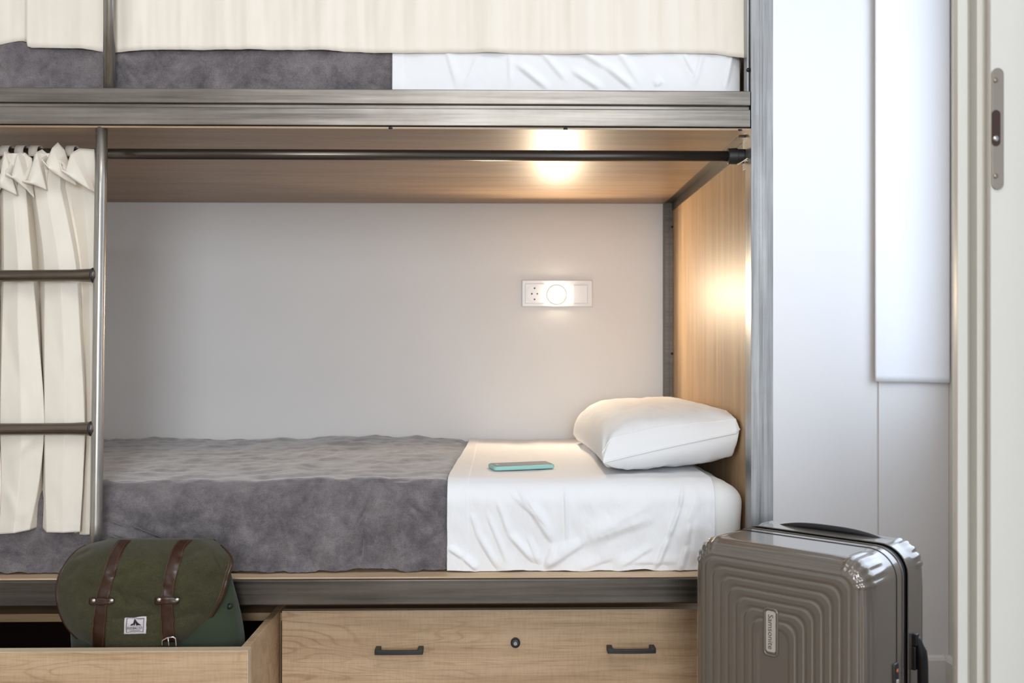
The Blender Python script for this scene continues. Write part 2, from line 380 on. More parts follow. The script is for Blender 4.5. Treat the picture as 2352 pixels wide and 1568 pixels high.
# ladder
lad_r = 13.5*1.866/F
def ladder_pole(px0, px1, parent):
    a = at(px0, 294, 1.893); bq = at(px1, 1335, 1.864)
    n = 8; return MB().tube([a.lerp(bq, k/n) for k in range(n+1)], lad_r, 24).build('ladder_pole', M['tube'], parent)
lp = ladder_pole(233.5, 219, bed); lp2 = ladder_pole(-230, -245, bed)
for py in (633, 985):
    t = (py-294)/(1335-294); Yr = 1.893+(1.864-1.893)*t; xr_ = 233.5+(219-233.5)*t
    a = at(-236, py+2, Yr); c0 = at(xr_-4, py+(-1), Yr)
    pts = []; rs = []
    for k in range(31):
        u = k/30; pp = a.lerp(c0, u); pts.append(pp); rs.append(.0115+.0018*sm(.86, .97, u)-.0006*sm(.97, 1, u)+.0018*(1-sm(0, .12, u)))
    rg = MB().tube(pts, rs, 20).build('ladder_rung', M['rung'], bed)
    wv = MB(); V, Fc = [], []
    for k in range(25):
        an = 2*math.pi*k/24; wv_r = .0118+.0016*nz(k*1.7, py)
        pts2 = 0
        V.append((c0.x-.0085+.0012*nz(k*2.3, py), c0.y+wv_r*math.cos(an), c0.z+wv_r*math.sin(an)))
    MB().tube([Vector(v) for v in V[:-1]], .0034, 8, closed=True).build('weld_bead', M['iron'], rg)
# upper guard pole standing on the rail
xg = X_(252.5, 1.9)
gp = MB().tube([(xg, 1.897, zt+.001), (xg, 1.897, 2.1)], 13.2*1.89/F, 24).build('guard_pole', M['tube'], bed)
# upper head rail out of frame
box('top_rail', (XLB, Y0, 2.3), (XP0-.001, Y0+.04, 2.35), M['steelx'], bed, bev=.002)

# ------------------------------------------------------------------ under-bed cabinet
cab = empty('storage_cabinet', (-.5, 2.3, 0), 'oak cabinet under the bunk holding two wide drawers', 'cabinet')
YC = 1.982
xd = X_(628.5, YC); xd1 = X_(645.5, YC); ztop = Z_(1404, YC); zund = Z_(1422, YC)
c_ = MB().box((XLB, YC+.0, zund), (XP0+.02, YW-.1, ztop)).box((xd, YC+.0005, .06), (xd1, YW-.1, zund)).box((XLB, YC, .06), (XLB+.017, YW-.1, zund)).box((XP0+.004, YC+.02, .06), (XP0+.02, YW-.1, zund)).box((XLB, YC, .04), (XP0+.02, YW-.1, .058)).box((XLB, YC+.3, .0581), (XLB+.0171, YC+.31, .0582))
cb = c_.build('body', M['oakd'], cab, smooth=False, bev=.0005)
box('back_board', (XLB+.018, YW-.12, .06), (XP0+.003, YW-.1, zund), M['dark'], cb, bev=0)  # near-black colour paints in the shade deep inside the cabinet
# closed drawer
YD = 1.962; dz1 = Z_(1402, YD); dz0 = .075
dx0, dx1 = X_(647.5, YD), XP0+.02
d1 = box('drawer', (dx0, YD, dz0), (dx1, YD+.019, dz1), M['oak'], cab, bev=.0008); d1['label'] = 'closed oak drawer front with black handles'
box('edge_band', (dx0, YD+.0005, dz1+.0001), (dx1, YD+.019, dz1+.0012), M['oakedge'], d1, bev=0)
def handle_at(px0, px1, py, parent, Yd):
    # the grip stands about 26 mm in front of the board
    return handle_board(at(px0, py, Yd-.026), at(px1, py, Yd-.026), parent, Yd)
def handle_board(a, b_, parent, Yd):
    z = a.z; xa, xb = a.x, b_.x; yf = Yd-.026; V = []; Fc = []; n = 24
    for k in range(n+1):
        u = k/n; x = xa+(xb-xa)*u; q = (2*u-1); dip = .0015*(1-q**4)
        V += [(x, yf-.002*(1-q*q), z-.0054), (x, yf-.002*(1-q*q), z+.0046-dip), (x, yf+.006, z+.0046-dip), (x, yf+.006, z-.0054)]
    for k in range(n):
        for j in range(4): Fc.append((k*4+j, k*4+(j+1) % 4, k*4+4+(j+1) % 4, k*4+4+j))
    Fc += [(3, 2, 1, 0), (n*4, n*4+1, n*4+2, n*4+3)]
    m = MB().add(V, Fc)
    for x in (xa, xb-.011): m.box((x, yf+.001, z-.0052), (x+.011, Yd-.0002, z+.0054))
    return m.build('handle', M['iron'], parent, smooth=False, bev=.0011)
handle_at(860, 971, 1498, d1, YD); handle_at(1396, 1507, 1495, d1, YD)
q = at(1184, 1478, YD-.012)
MB().tube([(q.x, YD-.0003, q.z), (q.x, YD-.009, q.z), (q.x, YD-.0115, q.z), (q.x, YD-.012, q.z)], [.0098, .0098, .0088, .0066], 28).build('lock', M['iron'], d1)
lk = MB().tube([(q.x, YD-.0118, q.z), (q.x, YD-.0128, q.z)], [.0045, .004], 20).build('lock_core', M['steelz'], d1, bev=.0004)
# open drawer
YO = 1.708; YO2 = 1.734
ox1 = X_(568, YO); ox0 = XLB+.01; oz1 = dz1+.0005
d2 = box('drawer', (ox0, YO, dz0), (ox1, YO2-.003, oz1-.0012), M['oak'], cab, bev=.0008); d2['label'] = 'oak drawer pulled open with the bag inside'
box('edge_band', (ox0, YO+.0003, oz1-.0011), (ox1+.0006, YO2-.003, oz1), M['oakedge'], d2, bev=0)
box('edge_band', (ox1+.0001, YO+.0003, dz0), (ox1+.0011, YO2-.003, oz1-.0012), M['oakedge'], d2, bev=0)
sx1 = ox1-.004
bz = .12
b_ = MB().box((sx1-.014, YO2-.0028, bz), (sx1, 2.45, oz1-.001)).box((ox0+.02, YO2-.0028, bz), (ox0+.034, 2.45, oz1-.004)).box((ox0+.034, 2.435, bz), (sx1-.014, 2.45, bz+.10)).box((ox0+.034, YO2-.0028, bz), (sx1-.014, 2.435, bz+.01))
b_.build('drawer_box', M['oak'], d2, smooth=False, bev=.0006)

# ------------------------------------------------------------------ bedding
MX1 = X_(1712, 1.93); MX0 = -1.5; MYB = YW-.008
def rbox(p, lo, hi, r):
    c = Vector(tuple(max(lo[i]+r[i], min(hi[i]-r[i], p[i])) for i in range(3)))
    d = Vector(tuple((p[i]-c[i])/r[i] for i in range(3)))
    if d.length > 1e-9:
        d.normalize(); return c+Vector(tuple(d[i]*r[i] for i in range(3))), d
    return Vector(p), Vector((0, 0, 1))
def profile(s, zb_, zt_, yf, yb, rr):
    # s in 0..1 from the back of the top over the rounded front edge to the bottom of the front face
    L1 = yb-(yf+rr); L2 = rr*math.pi/2; L3 = (zt_-rr)-zb_; L = L1+L2+L3; d = s*L
    if d < L1: return yb-d, zt_, 0.0, -0.0, 1.0
    d -= L1
    if d < L2:
        a = d/rr; return yf+rr-rr*math.sin(a), zt_-rr+rr*math.cos(a), .5, -math.sin(a), math.cos(a)
    d -= L2
    return yf, zt_-rr-d, 1.0, -1.0, 0.0
def cover(name, xa, xb, zb_, zt_, yf, yb, off, mat, disp, nx=300, front=.22, label=None, cat_=None, rr=.042, endr=None, xedge=None):
    # rows are denser on the front face
    V = []; Fc = []; rows = []
    L1 = yb-(yf+rr); L2 = rr*math.pi/2; L3 = (zt_-rr)-zb_; L = L1+L2+L3
    for k in range(60): rows.append(L1*k/60/L)
    for k in range(16): rows.append((L1+L2*k/16)/L)
    n3 = 110
    for k in range(n3+1): rows.append((L1+L2+L3*k/n3)/L)
    for s in rows:
        y, z, rg, ny, nz_ = profile(s, zb_, zt_, yf, yb, rr)
        for i in range(nx+1):
            u = i/nx; a0, a1 = (xedge(y, z) if xedge else (xa, xb)); x = a0+(a1-a0)*u
            y2, z2 = y, z
            if endr:
                e = max(0, (x-(endr[0]-endr[1]))/endr[1]); e = min(e, .999); q = endr[1]*(1-math.sqrt(1-e*e)); 
                y2 = y2+q*.8*(-ny); z2 = z2-q*.8*nz_ 
            d, dy, dz = disp(x, y, z, s)
            o = off+d
            V.append(Vector((x, y2+ny*o+dy, z2+nz_*o+dz)))
    nr = len(rows)
    for j in range(nr-1):
        for i in range(nx):
            a = j*(nx+1)+i; Fc.append((a, a+1, a+nx+2, a+nx+1))
    o = mk(name, V, Fc, mat, None, solid=.0016, off=-1)
    tag(o, label, cat_, 'fleece blankets on the two bunks' if cat_ == 'blanket' else 'white sheets on the two bunks'); return o
def pxz(x, z, y):       # world point on the front face to photograph pixels (for reading crease positions off the photo)
    dx = x; dy = y; dz = z-CH
    fw = dx*math.sin(TH)+dy*math.cos(TH); rt = dx*math.cos(TH)-dy*math.sin(TH)
    return PX+F*rt/fw, PY-F*dz/fw
YM = 1.930; MZ0 = BZ+.001; MZ1 = .728
def mattress(name, z0, z1, label):
    lo = Vector((MX0, YM, z0)); hi = Vector((MX1, MYB, z1)); V = []; Fc = []
    n = (70, 40, 16)
    idx = {}
    def vid(p):
        k = tuple(round(c, 5) for c in p)
        if k not in idx: idx[k] = len(V); V.append(p)
        return idx[k]
    def face(o, du, dv, nu, nv):
        for i in range(nu):
            for j in range(nv):
                q = []
                for a, b2 in ((i, j), (i+1, j), (i+1, j+1), (i, j+1)):
                    p = o+du*(a/nu)+dv*(b2/nv); pp, nn = rbox(p, lo, hi, (.058, .045, .045))
                    w_ = .0035*fbm(pp.x*9, pp.y*9, pp.z*9) if pp.x > .3 else 0
                    q.append(vid(pp+nn*w_))
                if len(set(q)) > 2: Fc.append(tuple(dict.fromkeys(q)))
    S = hi-lo; ex, ey, ez = Vector((S.x, 0, 0)), Vector((0, S.y, 0)), Vector((0, 0, S.z))
    face(lo, ex, ez, 260, 30); face(lo+ez, ex, ey, 260, 50); face(lo+ex, ey, ez, 60, 30); face(lo+ey, ez, ex, 10, 60); face(lo, ez, ey, 10, 20); face(lo, ey, ex, 20, 60)
    o = mk(name, V, Fc, M['mattress']); tag(o, label, 'mattress', 'mattresses of the two bunks'); return o
mattress('mattress', MZ0, MZ1, 'lower bunk mattress in a white fitted cover, its end showing beside the post')
UM0 = UZ+.0205; UM1 = UM0+.185
mattress('mattress', UM0, UM1, 'upper bunk mattress in a white fitted cover, behind the cream curtain hem')
# ---- sheet on the lower bunk
SC = [((1181,1112),(1215,1165),9,.0035),((1215,1160),(1272,1247),10,.0055),((1272,1245),(1252,1304),9,.005),
      ((1143,1150),(1172,1232),8,.0035),((1170,1225),(1228,1290),9,.0055),((1200,1130),(1262,1215),7,.003),((1150,1115),(1240,1190),7,.0022),
      ((1082,1175),(1100,1235),8,.003),((1098,1225),(1145,1306),9,.005),((1298,1112),(1301,1250),4,.0032),((1300,1240),(1262,1300),10,.004),
      ((1255,1298),(1345,1238),13,.0045),((1340,1240),(1495,1185),22,.006),((1360,1225),(1500,1150),18,.0025),
      ((1572,1110),(1556,1170),4,.004),((1558,1165),(1532,1235),4.5,.0055),((1533,1230),(1499,1310),6,.006),((1579,1200),(1572,1255),7,.004),((1575,1250),(1556,1312),7,.006),
      ((1030,1256),(1068,1280),7,.004),((1066,1278),(1096,1306),8,.005),((1320,1306),(1410,1275),14,.003),((1440,1290),(1560,1285),12,.003),((1600,1130),(1565,1240),14,.004),((1600,1180),(1590,1290),12,.004),
      ((1120,1180),(1165,1290),7,.003),((1210,1225),(1240,1300),7,.0035),((1420,1300),(1500,1250),10,.003)]
hemx = X_(1075, 1.93)
def sheet_disp(x, y, z, s):
    p, q = pxz(x, z, YM); d = 0
    front = sm(MZ1-.005, MZ1-.035, z)
    if z < MZ1-.002:
        for a, b2, w_, am in SC: d += crease(p, q, a, b2, w_*.9, am*1.35, .3, .35)*front
        d += front*(.0022*fbm(x*14+z*9, z*7, 3.1)+.0012*fbm(x*40, z*22, 1))
        low = sm(BZ+.05, BZ, z); d += low*.003*math.sin(x*55+2*nz(x*8))
    else:
        d += .0028*fbm(x*9, y*6, 2.2)*1.0
        pt, qt = pxz(x, z, y)
        d += crease(pt, qt, (1335, 1028), (1378, 1068), 8, .012, .3)+crease(pt, qt, (1300, 1040), (1340, 1030), 6, .006, .3)
        d += .004*sm(.1, .4, (y-2.2))*abs(fbm(x*6, y*4, 8))
    d += .0012*(1-sm(hemx-.0015, hemx+.0015, x))
    zz = 0
    if z < BZ+.03: zz = .0035*fbm(x*16, 5)*sm(BZ+.03, BZ, z)+.0015*sm(BZ+.03, BZ, z)
    return max(d, -.0012), 0, zz
xe0 = X_(1027, 1.925)
cover('bed_sheet', 0, 0, BZ+.0012, MZ1, YM, MYB-.02, .0062, M['sheet'], sheet_disp, 420, xedge=lambda y, z: (xe0+.018*sm(2.0, 2.8, y)+.002*nz(z*14), X_(1641, YM)-.004*sm(BZ+.1, BZ, z)), endr=(MX1, .058),
      label='crumpled white sheet folded over the lower mattress beside the grey blanket', cat_='sheet')
# ---- blanket on the lower bunk
BC = [((242,1195),(300,1212),5,-.005),((300,1208),(385,1240),5,-.006),((250,1215),(330,1240),8,.006),((690,1105),(705,1160),6,-.003),((852,1112),(845,1160),7,-.004),((846,1155),(815,1215),6,-.004),
      ((835,1230),(830,1290),6,-.004),((940,1150),(1000,1215),9,-.003),((940,1290),(1015,1215),10,-.005),((420,1095),(405,1150),7,-.003),((500,1090),(550,1180),8,-.0025),((640,1110),(600,1160),8,-.003),
      ((735,1210),(700,1300),9,-.003),((560,1240),(540,1300),10,-.003),((960,1110),(1000,1150),8,-.003),((760,1120),(770,1200),6,-.002),((900,1200),(890,1300),8,-.0025)]
def blanket_disp(x, y, z, s):
    p, q = pxz(x, z, YM); d = 0; front = sm(MZ1-.0, MZ1-.04, z)
    d += front*(.007*fbm(x*7, z*10, 6.3)+.0045*fbm(x*21, z*17, 2, 4)+.0016*abs(fbm(x*60, z*30, 7)))*(1-.7*sm(xe0-.05, xe0, x))
    if z < MZ1-.002:
        for a, b2, w_, am in BC: d += crease(p, q, a, b2, w_*.9, am*2.2, .3)*front
        d += front*.007*(1-sm(xe0-.09, xe0-.01, x))
        low = sm(BZ+.06, BZ+.005, z); d += low*(.004*fbm(x*11, 9)+.001)
    else:
        d += .005*fbm(x*6, y*8, 1.1)+.005*fbm(x*14, y*26, 5)
        k = sm(2.5, 2.81, y); d += k*(.004+.010*max(0, math.exp(-((x+.42)/.14)**2))+.006*fbm(x*9, 4)+.004*math.exp(-((x+1.03)/.05)**2))
    zz = 0
    if z < BZ+.03: zz = (.004+.0055*fbm(x*13, 2.5)+.004*fbm(x*40, 1))*sm(BZ+.03, BZ, z); 
    zz += .02*sm(-1.02, -1.16, x)*sm(BZ+.03, BZ, z)
    if x > xe0-.012: d = -.0035+(d+.0035)*(1-sm(xe0-.012, xe0+.004, x))
    return max(d, -.0035), 0, max(zz, 0)
cover('fleece_blanket', MX0-.004, xe0+.03, BZ+.0015, MZ1, YM, MYB-.003, .0032, M['blanket'], blanket_disp, 560,
      label='rumpled dark grey fleece blanket spread over the lower mattress', cat_='blanket')
# ---- upper bunk linens
UC = [((1010,60),(1052,205),8,.004),((1100,130),(1068,205),7,.003),((1185,150),(1260,210),8,.007),((1240,120),(1300,190),8,.005),((1320,115),(1390,160),8,.006),((1388,155),(1452,208),8,.007),((1312,165),(1380,210),8,.006),
      ((1170,125),(1172,200),6,.003),((1565,125),(1592,175),4,.003),((1610,125),(1590,200),5,.004),((1680,118),(1662,205),4,.005),((1500,200),(1520,190),8,.004),((1410,110),(1470,200),9,.004)]
def usheet_disp(x, y, z, s):
    p, q = pxz(x, z, YM+.005); d = 0
    if z < UM1-.004:
        for a, b2, w_, am in UC: d += crease(p, q, a, b2, w_, am, .3, .3)
        d += .002*fbm(x*14+z*9, z*7, 7.1)
    d += .0012*(1-sm(-.20, -.197, x))
    return max(d, -.001), 0, 0
xu0 = X_(902, 1.93)
cover('bed_sheet', xu0, X_(1700, 1.94), UM0+.001, UM1, YM, MYB-.02, .0062, M['sheet'], usheet_disp, 300, endr=(MX1, .058),
      label='white sheet on the upper bunk mattress showing under the curtain hem', cat_='sheet')
UB = [((275,150),(300,205),6,-.007),((285,130),(310,160),7,.008),((300,165),(330,205),5,-.005),((60,110),(95,205),5,-.006),((20,120),(60,190),5,-.005),((110,150),(118,205),4,-.005),((760,150),(790,205),7,-.006),((0,150),(30,205),6,-.005),((850,190),(870,205),6,-.004),((75,140),(92,200),4,.004)]
def ublanket_disp(x, y, z, s):
    p, q = pxz(x, z, YM+.005); d = 0
    if z < UM1-.004:
        for a, b2, w_, am in UB: d += crease(p, q, a, b2, w_, am, .3)
        d += .004*fbm(x*7, z*9, 3.3)+.0015*fbm(x*24, z*24, 2)
    if x > xu0-.012: d = -.0035+(d+.0035)*(1-sm(xu0-.012, xu0+.004, x))
    return max(d, -.0035), 0, 0
cover('fleece_blanket', MX0-.004, xu0+.03, UM0+.001, UM1, YM, MYB-.003, .0032, M['blanket'], ublanket_disp, 400,
      label='dark grey fleece blanket on the upper bunk, showing under the curtain hem', cat_='blanket')

# ---- pillow
def pillow():
    n = 72; V = []; Fc = []; idx = {}
    A, B_, T = .168, .335, .080
    def pt(a, b2, sgn):
        ra = (1-abs(a)**3.6); rb = (1-abs(b2)**5.0)
        h = T*(max(ra, 0)**.44)*(max(rb, 0)**.42)
        # corner ears pull out, sides bow in
        x = A*a*(1-.06*(1-b2*b2)+.0*b2); y = B_*b2*(1-.05*(1-a*a))
        z = sgn*h*(.97-.32*a if sgn > 0 else .80+.25*a)
        z += (.003*fbm(x*9+4, y*7, sgn)+.0035*fbm(x*20, y*15, 3+sgn)+.004*abs(fbm(x*8+y*5, y*3-x*4, 9+sgn))*sm(0, -.7, b2))*min(1, 3*ra)*min(1, 3*rb)
        # gathers radiating from the corners
        for ca in (-1, 1):
            for cb in (-1, 1):
                dx, dy = a-ca, b2-cb; rr_ = math.hypot(dx, dy*1.4)
                z += sgn*.005*math.exp(-(rr_/.38)**2)*math.sin(7*math.atan2(dy*1.4, dx)+ca)*min(1, rr_*6)
        # sag across the far half, hollow on the top right
        return Vector((x, y, z))
    for sgn in (1, -1):
        for j in range(n+1):
            for i in range(n+1):
                a = math.sin((i/n-.5)*math.pi); b2 = math.sin((j/n-.5)*math.pi)
                p = pt(a, b2, sgn); edge = i in (0, n) or j in (0, n)
                if edge:
                    k = (i, j)
                    if k not in idx: idx[k] = len(V); V.append(Vector((p.x, p.y, 0)))
                    idx[(i, j, sgn)] = idx[k]
                else: idx[(i, j, sgn)] = len(V); V.append(p)
        for j in range(n):
            for i in range(n):
                q = (idx[(i, j, sgn)], idx[(i+1, j, sgn)], idx[(i+1, j+1, sgn)], idx[(i, j+1, sgn)])
                Fc.append(q if sgn > 0 else q[::-1])
    rot = Matrix.Rotation(R(-12), 3, 'Y'); rz = Matrix.Rotation(R(1), 3, 'Z'); rx = Matrix.Rotation(R(0), 3, 'X')
    c = Vector((.374, 2.322, .800))
    W = []
    for v in V:
        q = rz @ (rx @ (rot @ v))+c
        zf = MZ1+.012
        if q.z < zf: q.z = zf+(q.z-zf)*.08
        if q.x > XS-.010: q.x = XS-.010+(q.x-(XS-.010))*.12
        W.append(q)
    o = mk('pillow', W, Fc, M['pillow']); ROOTLOC[o.name] = o.location.copy()
    tag(o, 'plump white pillow on the lower bunk leaning against the wooden side panel', 'pillow')
    # piped seam at the open end of the case
    P = [W[idx[(i, 7, 1)]]+Vector((0, 0, .0002)) for i in range(3, n-2, 2)]
    MB().tube(P, .0011, 8).build('seam', M['pillow'], o)
    P = [W[idx[(i, 0)]]+Vector((0, -.001, 0)) for i in range(1, n, 2)]
    MB().tube(P, .0022, 8).build('seam', M['pillow'], o)
    P = [W[idx[(n, j)]]+Vector((-.001, 0, 0)) for j in range(1, n//2, 2)]
    MB().tube(P, .0020, 8).build('seam', M['pillow'], o)
    return o
pillow()
# ---- phone
ph = empty('smartphone', (0, 0, 0), 'black smartphone in a mint green case lying on the white sheet', 'phone', rz=R(0))
pc = at(1197, 1076, 2.12); zsh = MZ1+.0075
def prect(hx, hy, r, n=6):
    P = []
    for cx, cy, a0 in ((hx-r, hy-r, 0), (-hx+r, hy-r, 90), (-hx+r, -hy+r, 180), (hx-r, -hy+r, 270)):
        for k in range(n+1):
            a = R(a0+90*k/n); P.append((cx+r*math.cos(a), cy+r*math.sin(a)))
    return P
cy_ = (CH-zsh)*F/(1076-PY); pcx = at(1197, 1076, cy_).x
ph.location = (pcx, cy_, zsh+.0015); ph.rotation_euler = (0, R(-.6), R(13)); ROOTLOC[ph.name] = Vector((0, 0, 0))
MB().prism(prect(.0695, .0345, .009), 0, .0095).build('case', M['mint'], ph, smooth=False, bev=.003)
MB().prism(prect(.0655, .0305, .005), .0088, .0099).build('screen', M['screen'], ph, smooth=False)
MB().prism([(-.0555+x, y) for x, y in prect(.0035, .008, .003)], .0096, .0101).build('earpiece', M['mint'], ph, smooth=False)
# ------------------------------------------------------------------ wall socket and reading light panel
wy = YW-.0005
def wpt(px, py): return at(px, py, wy)
a = wpt(1198, 704); b2 = wpt(1361, 643)
sk = empty('light_and_socket_panel', ((a.x+b2.x)/2, wy, a.z), 'white wall panel with power socket, glowing reading light and switch', 'wall socket')
def plate(name, px0, py0, px1, py1, y0, y1, mat, bev=.001, parent=sk):
    a = wpt(px0, py1); b2 = wpt(px1, py0); return box(name, (a.x, y0, a.z), (b2.x, y1, b2.z), mat, parent, bev=bev, smooth=False)
plate('frame', 1198, 643, 1361, 705, wy-.008, wy, M['plate'], .003)
so = plate('socket', 1206, 652, 1251, 697, wy-.0105, wy-.0079, M['plate'], .0012)
q = wpt(1227.5, 675)
MB().tube([(q.x, wy-.0112, q.z), (q.x, wy-.0104, q.z)], .0245, 36).build('socket_face', M['plate'], so, bev=.0006)
for dx, dz, r_ in ((-.0082, 0, .0026), (.0082, 0, .0022), (0, .0165, .0026), (0, -.0165, .0026)):
    MB().tube([(q.x+dx, wy-.0117, q.z+dz), (q.x+dx, wy-.011, q.z+dz)], r_, 12).build('socket_hole', M['hole'], so)
plate('switch', 1316, 655, 1349, 697, wy-.0125, wy-.0079, M['plate'], .0012)
q = wpt(1278, 677); LQ = q.copy()
lh = MB().tube([(q.x, wy-.0079, q.z), (q.x, wy-.012, q.z), (q.x, wy-.0128, q.z)], [.029, .028, .0262], 36).build('reading_light', M['plate'], sk)
V = []; 
MB().tube([(q.x, wy-.0129, q.z), (q.x, wy-.019, q.z), (q.x, wy-.0235, q.z), (q.x, wy-.025, q.z)], [.0250, .0235, .0170, .006], 32).build('lens', M['lens'], lh)
l = bpy.data.lights.new('reading_light_bulb', 'SPOT'); l.energy = 10; l.color = (1, .80, .56); l.shadow_soft_size = .016
l.spot_size = R(168); l.spot_blend = .35
lo_ = bpy.data.objects.new('reading_light_bulb', l); lo_.location = (q.x, wy-.030, q.z); lo_.rotation_euler = (R(-90), 0, 0); sc.collection.objects.link(lo_)

# ------------------------------------------------------------------ curtains
# upper curtain: long cream panel behind the guard pole
hem = [(-420, 104), (-60, 101), (0, 99), (28, 93), (52, 90), (61, 94), (64, 107), (100, 110), (160, 111), (236, 118), (266, 120), (345, 115), (520, 114), (720, 115), (900, 122), (1100, 121), (1250, 124), (1400, 124), (1560, 122), (1650, 125), (1690, 131), (1713, 134)]
def upper_curtain(u, v):
    px = -420+(1711+420)*u
    hp = cat(hem, px) if px > 70 or px < 20 else (cat(hem[:6], px) if px < 62 else 107+(px-62)*.08)
    z0 = Z_(hp, 1.917, px); z = z0+(2.3-z0)*v
    fold = .0
    A_ = .0022+.0035*sm(.0, .4, v)
    fold += A_*math.sin(px/31+1.2*nz(px/140))*(.6+.6*nz(px/90, 3))
    fold += .006*nz(px/55+v*.6, 8)+.004*nz(px/30-v*3, 18)*sm(.02, .12, v)+.0016*nz(px/16+v*1.2, 2+v)
    fold += .010*(1-sm(57, 64, px))*1.0
    # fold by the guard pole
    fold += -.008*math.exp(-((px-300-60*v)/22)**2)*sm(0, .1, v)
    hm = sm(.020, .023, z-z0); fold += .0012*hm
    return at(px, 100, 1.917+fold).x, 1.917+fold, z
V, Fc = grid(upper_curtain, 1000, 60)
uc = mk('bed_curtain', V, Fc, M['curtain'], None, solid=.0018, off=0)
tag(uc, 'cream cotton curtain drawn across the upper bunk, its stitched hem over the mattress', 'curtain', 'cream bed curtains')
# lower curtain: bunched to the left, falling in folds
LV = {430: [-200,-165,-130,-95,-60,-38,-10,2,8,30,58,72,80,106,138,150,160,190,217],
      600: [-200,-165,-130,-95,-60,-34,-8,2,10,42,72,88,102,135,172,181,186,204,217],
      760: [-200,-165,-130,-95,-60,-34,-8,0,6,42,86,94,103,145,183,190,193,207,217],
      960: [-200,-165,-130,-95,-60,-30,-5,-2,2,50,101,96,104,150,193,196,197,208,216],
      1100:[-200,-165,-130,-95,-60,-30,2,-6,4,45,90,98,105,145,190,189,190,201,211],
      1222:[-200,-165,-130,-95,-60,-34,-4,-10,0,32,66,94,108,145,183,172,182,197,208]}
DY = [.0,-.02,.012,-.02,.012,-.022,-.016,.014,-.014,-.028,-.016,.020,-.018,-.027,-.016,.006,.008,-.004,-.008]
HB = [1225,1225,1222,1220,1222,1222,1218,1226,1226,1224,1217,1207,1222,1223,1221,1224,1227,1228,1227]
levels = sorted(LV)
def lower_curtain(u, v):
    k = u*(len(DY)-1); i = min(int(k), len(DY)-2); f = k-i; fs = f*f*(3-2*f)*.55+f*.45
    def xat(j, py): return cat([(L, LV[L][j]) for L in levels], py)
    hb = HB[i]+(HB[i+1]-HB[i])*fs
    py = 352+(hb-352)*v
    x = xat(i, max(py, 430))*(1-fs)+xat(i+1, max(py, 430))*fs
    d = DY[i]*(1-fs)+DY[i+1]*fs
    amp = .85+.45*sm(430, 520, py)-.30*sm(900, 1222, py)
    yb = 1.945-.030*sm(500, 1100, py)
    # slack folds pushed around by the rungs
    d2 = .004*fbm(x/60, py/170, 4)
    d2 += crease(x, py, (15, 1060), (100, 985), 12, -.004)+crease(x, py, (10, 1120), (55, 1200), 14, -.004)+crease(x, py, (165, 1000), (125, 1110), 13, .003)
    d2 += crease(x, py, (0, 700), (70, 960), 14, .0035)+crease(x, py, (110, 640), (150, 880), 16, .003)
    Y = yb+d*amp+d2
    hm = sm(1198, 1202, py+(1225-hb)); Y -= .0008*hm
    return at(x, py, Y)
V, Fc = grid(lower_curtain, 18*14, 200)
lc = mk('bed_curtain', V, Fc, M['curtain'], None, solid=.0018, off=0)
ROOTLOC[lc.name] = lc.location.copy()
tag(lc, 'cream curtain bunched up on the rod beside the lower bunk ladder', 'curtain', 'cream bed curtains')
# gathered heading that flops forward: columns given as top and bottom points
HD = [(-60,345,.0,-66,420,-.01),(-48,390,-.03,-55,432,-.034),(-30,345,-.01,-20,440,-.028),(-12,372,.004,0,436,-.012),(2,402,-.034,2,430,-.040),(10,347,-.014,38,448,-.030),(22,345,.0,40,451,-.014),(33,358,-.004,42,444,-.010),
      (14,392,-.036,13,404,-.042),(27,405,-.042,30,409,-.046),(40,352,-.018,62,436,-.034),(54,348,-.004,78,454,-.020),(74,364,-.008,76,448,-.010),(53,414,-.036,52,418,-.040),(64,414,-.040,80,424,-.044),
      (83,350,-.018,106,436,-.034),(97,343,-.004,108,438,-.018),(110,354,-.010,112,400,-.012),(95,364,-.040,96,368,-.044),(105,377,-.046,118,392,-.050),(120,340,-.026,150,413,-.042),(133,327,-.010,176,426,-.030),(149,345,-.012,172,420,-.016),
      (137,366,-.038,138,374,-.042),(141,389,-.046,143,393,-.050),(151,391,-.048,170,412,-.052),(163,352,-.028,206,436,-.042),(183,341,-.012,218,442,-.030),(217,343,-.006,220,446,-.012)]
def heading(u, v):
    k = u*(len(HD)-1); i = min(int(k), len(HD)-2); f = k-i; fs = f*f*(3-2*f)*.4+f*.6
    a = [HD[i][j]*(1-fs)+HD[i+1][j]*fs for j in range(6)]
    x = a[0]+(a[3]-a[0])*v; py = a[1]+(a[4]-a[1])*v; d = a[2]+(a[5]-a[2])*v-.010*math.sin(math.pi*v)
    return at(x, py, 1.940+d)
V, Fc = grid(heading, 28*8, 14)
mk('curtain_heading', V, Fc, M['curtain'], lc, solid=.0022, off=0)
for k, px in enumerate((-20, 18, 52, 84, 167)):
    P = []
    for j in range(15):
        a = R(-30+240*j/14); P.append((YR-.0155*math.cos(a), zr+.0155*math.sin(a)))
    xa, xb = X_(px-10, YR), X_(px+10, YR)
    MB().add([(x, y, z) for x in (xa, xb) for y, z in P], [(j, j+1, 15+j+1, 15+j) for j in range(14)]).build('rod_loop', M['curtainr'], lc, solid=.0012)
# blind by the far corner
zbl = Z_(876, YW-.018, 2100)
def blind(u, v):
    x = X_(2010, YW-.018)+(XR-.004-X_(2010, YW-.018))*u; z = zbl-.004*u+(2.45-zbl)*v
    return x, YW-.018-.0015*math.sin(u*9)-.0012*(1-sm(.030, .032, z-zbl)), z
V, Fc = grid(blind, 40, 80)
bl = mk('window_blind', V, Fc, M['blind'], None, solid=.0015)
tag(bl, 'plain white fabric blind hanging in the far right corner of the room', 'blind')
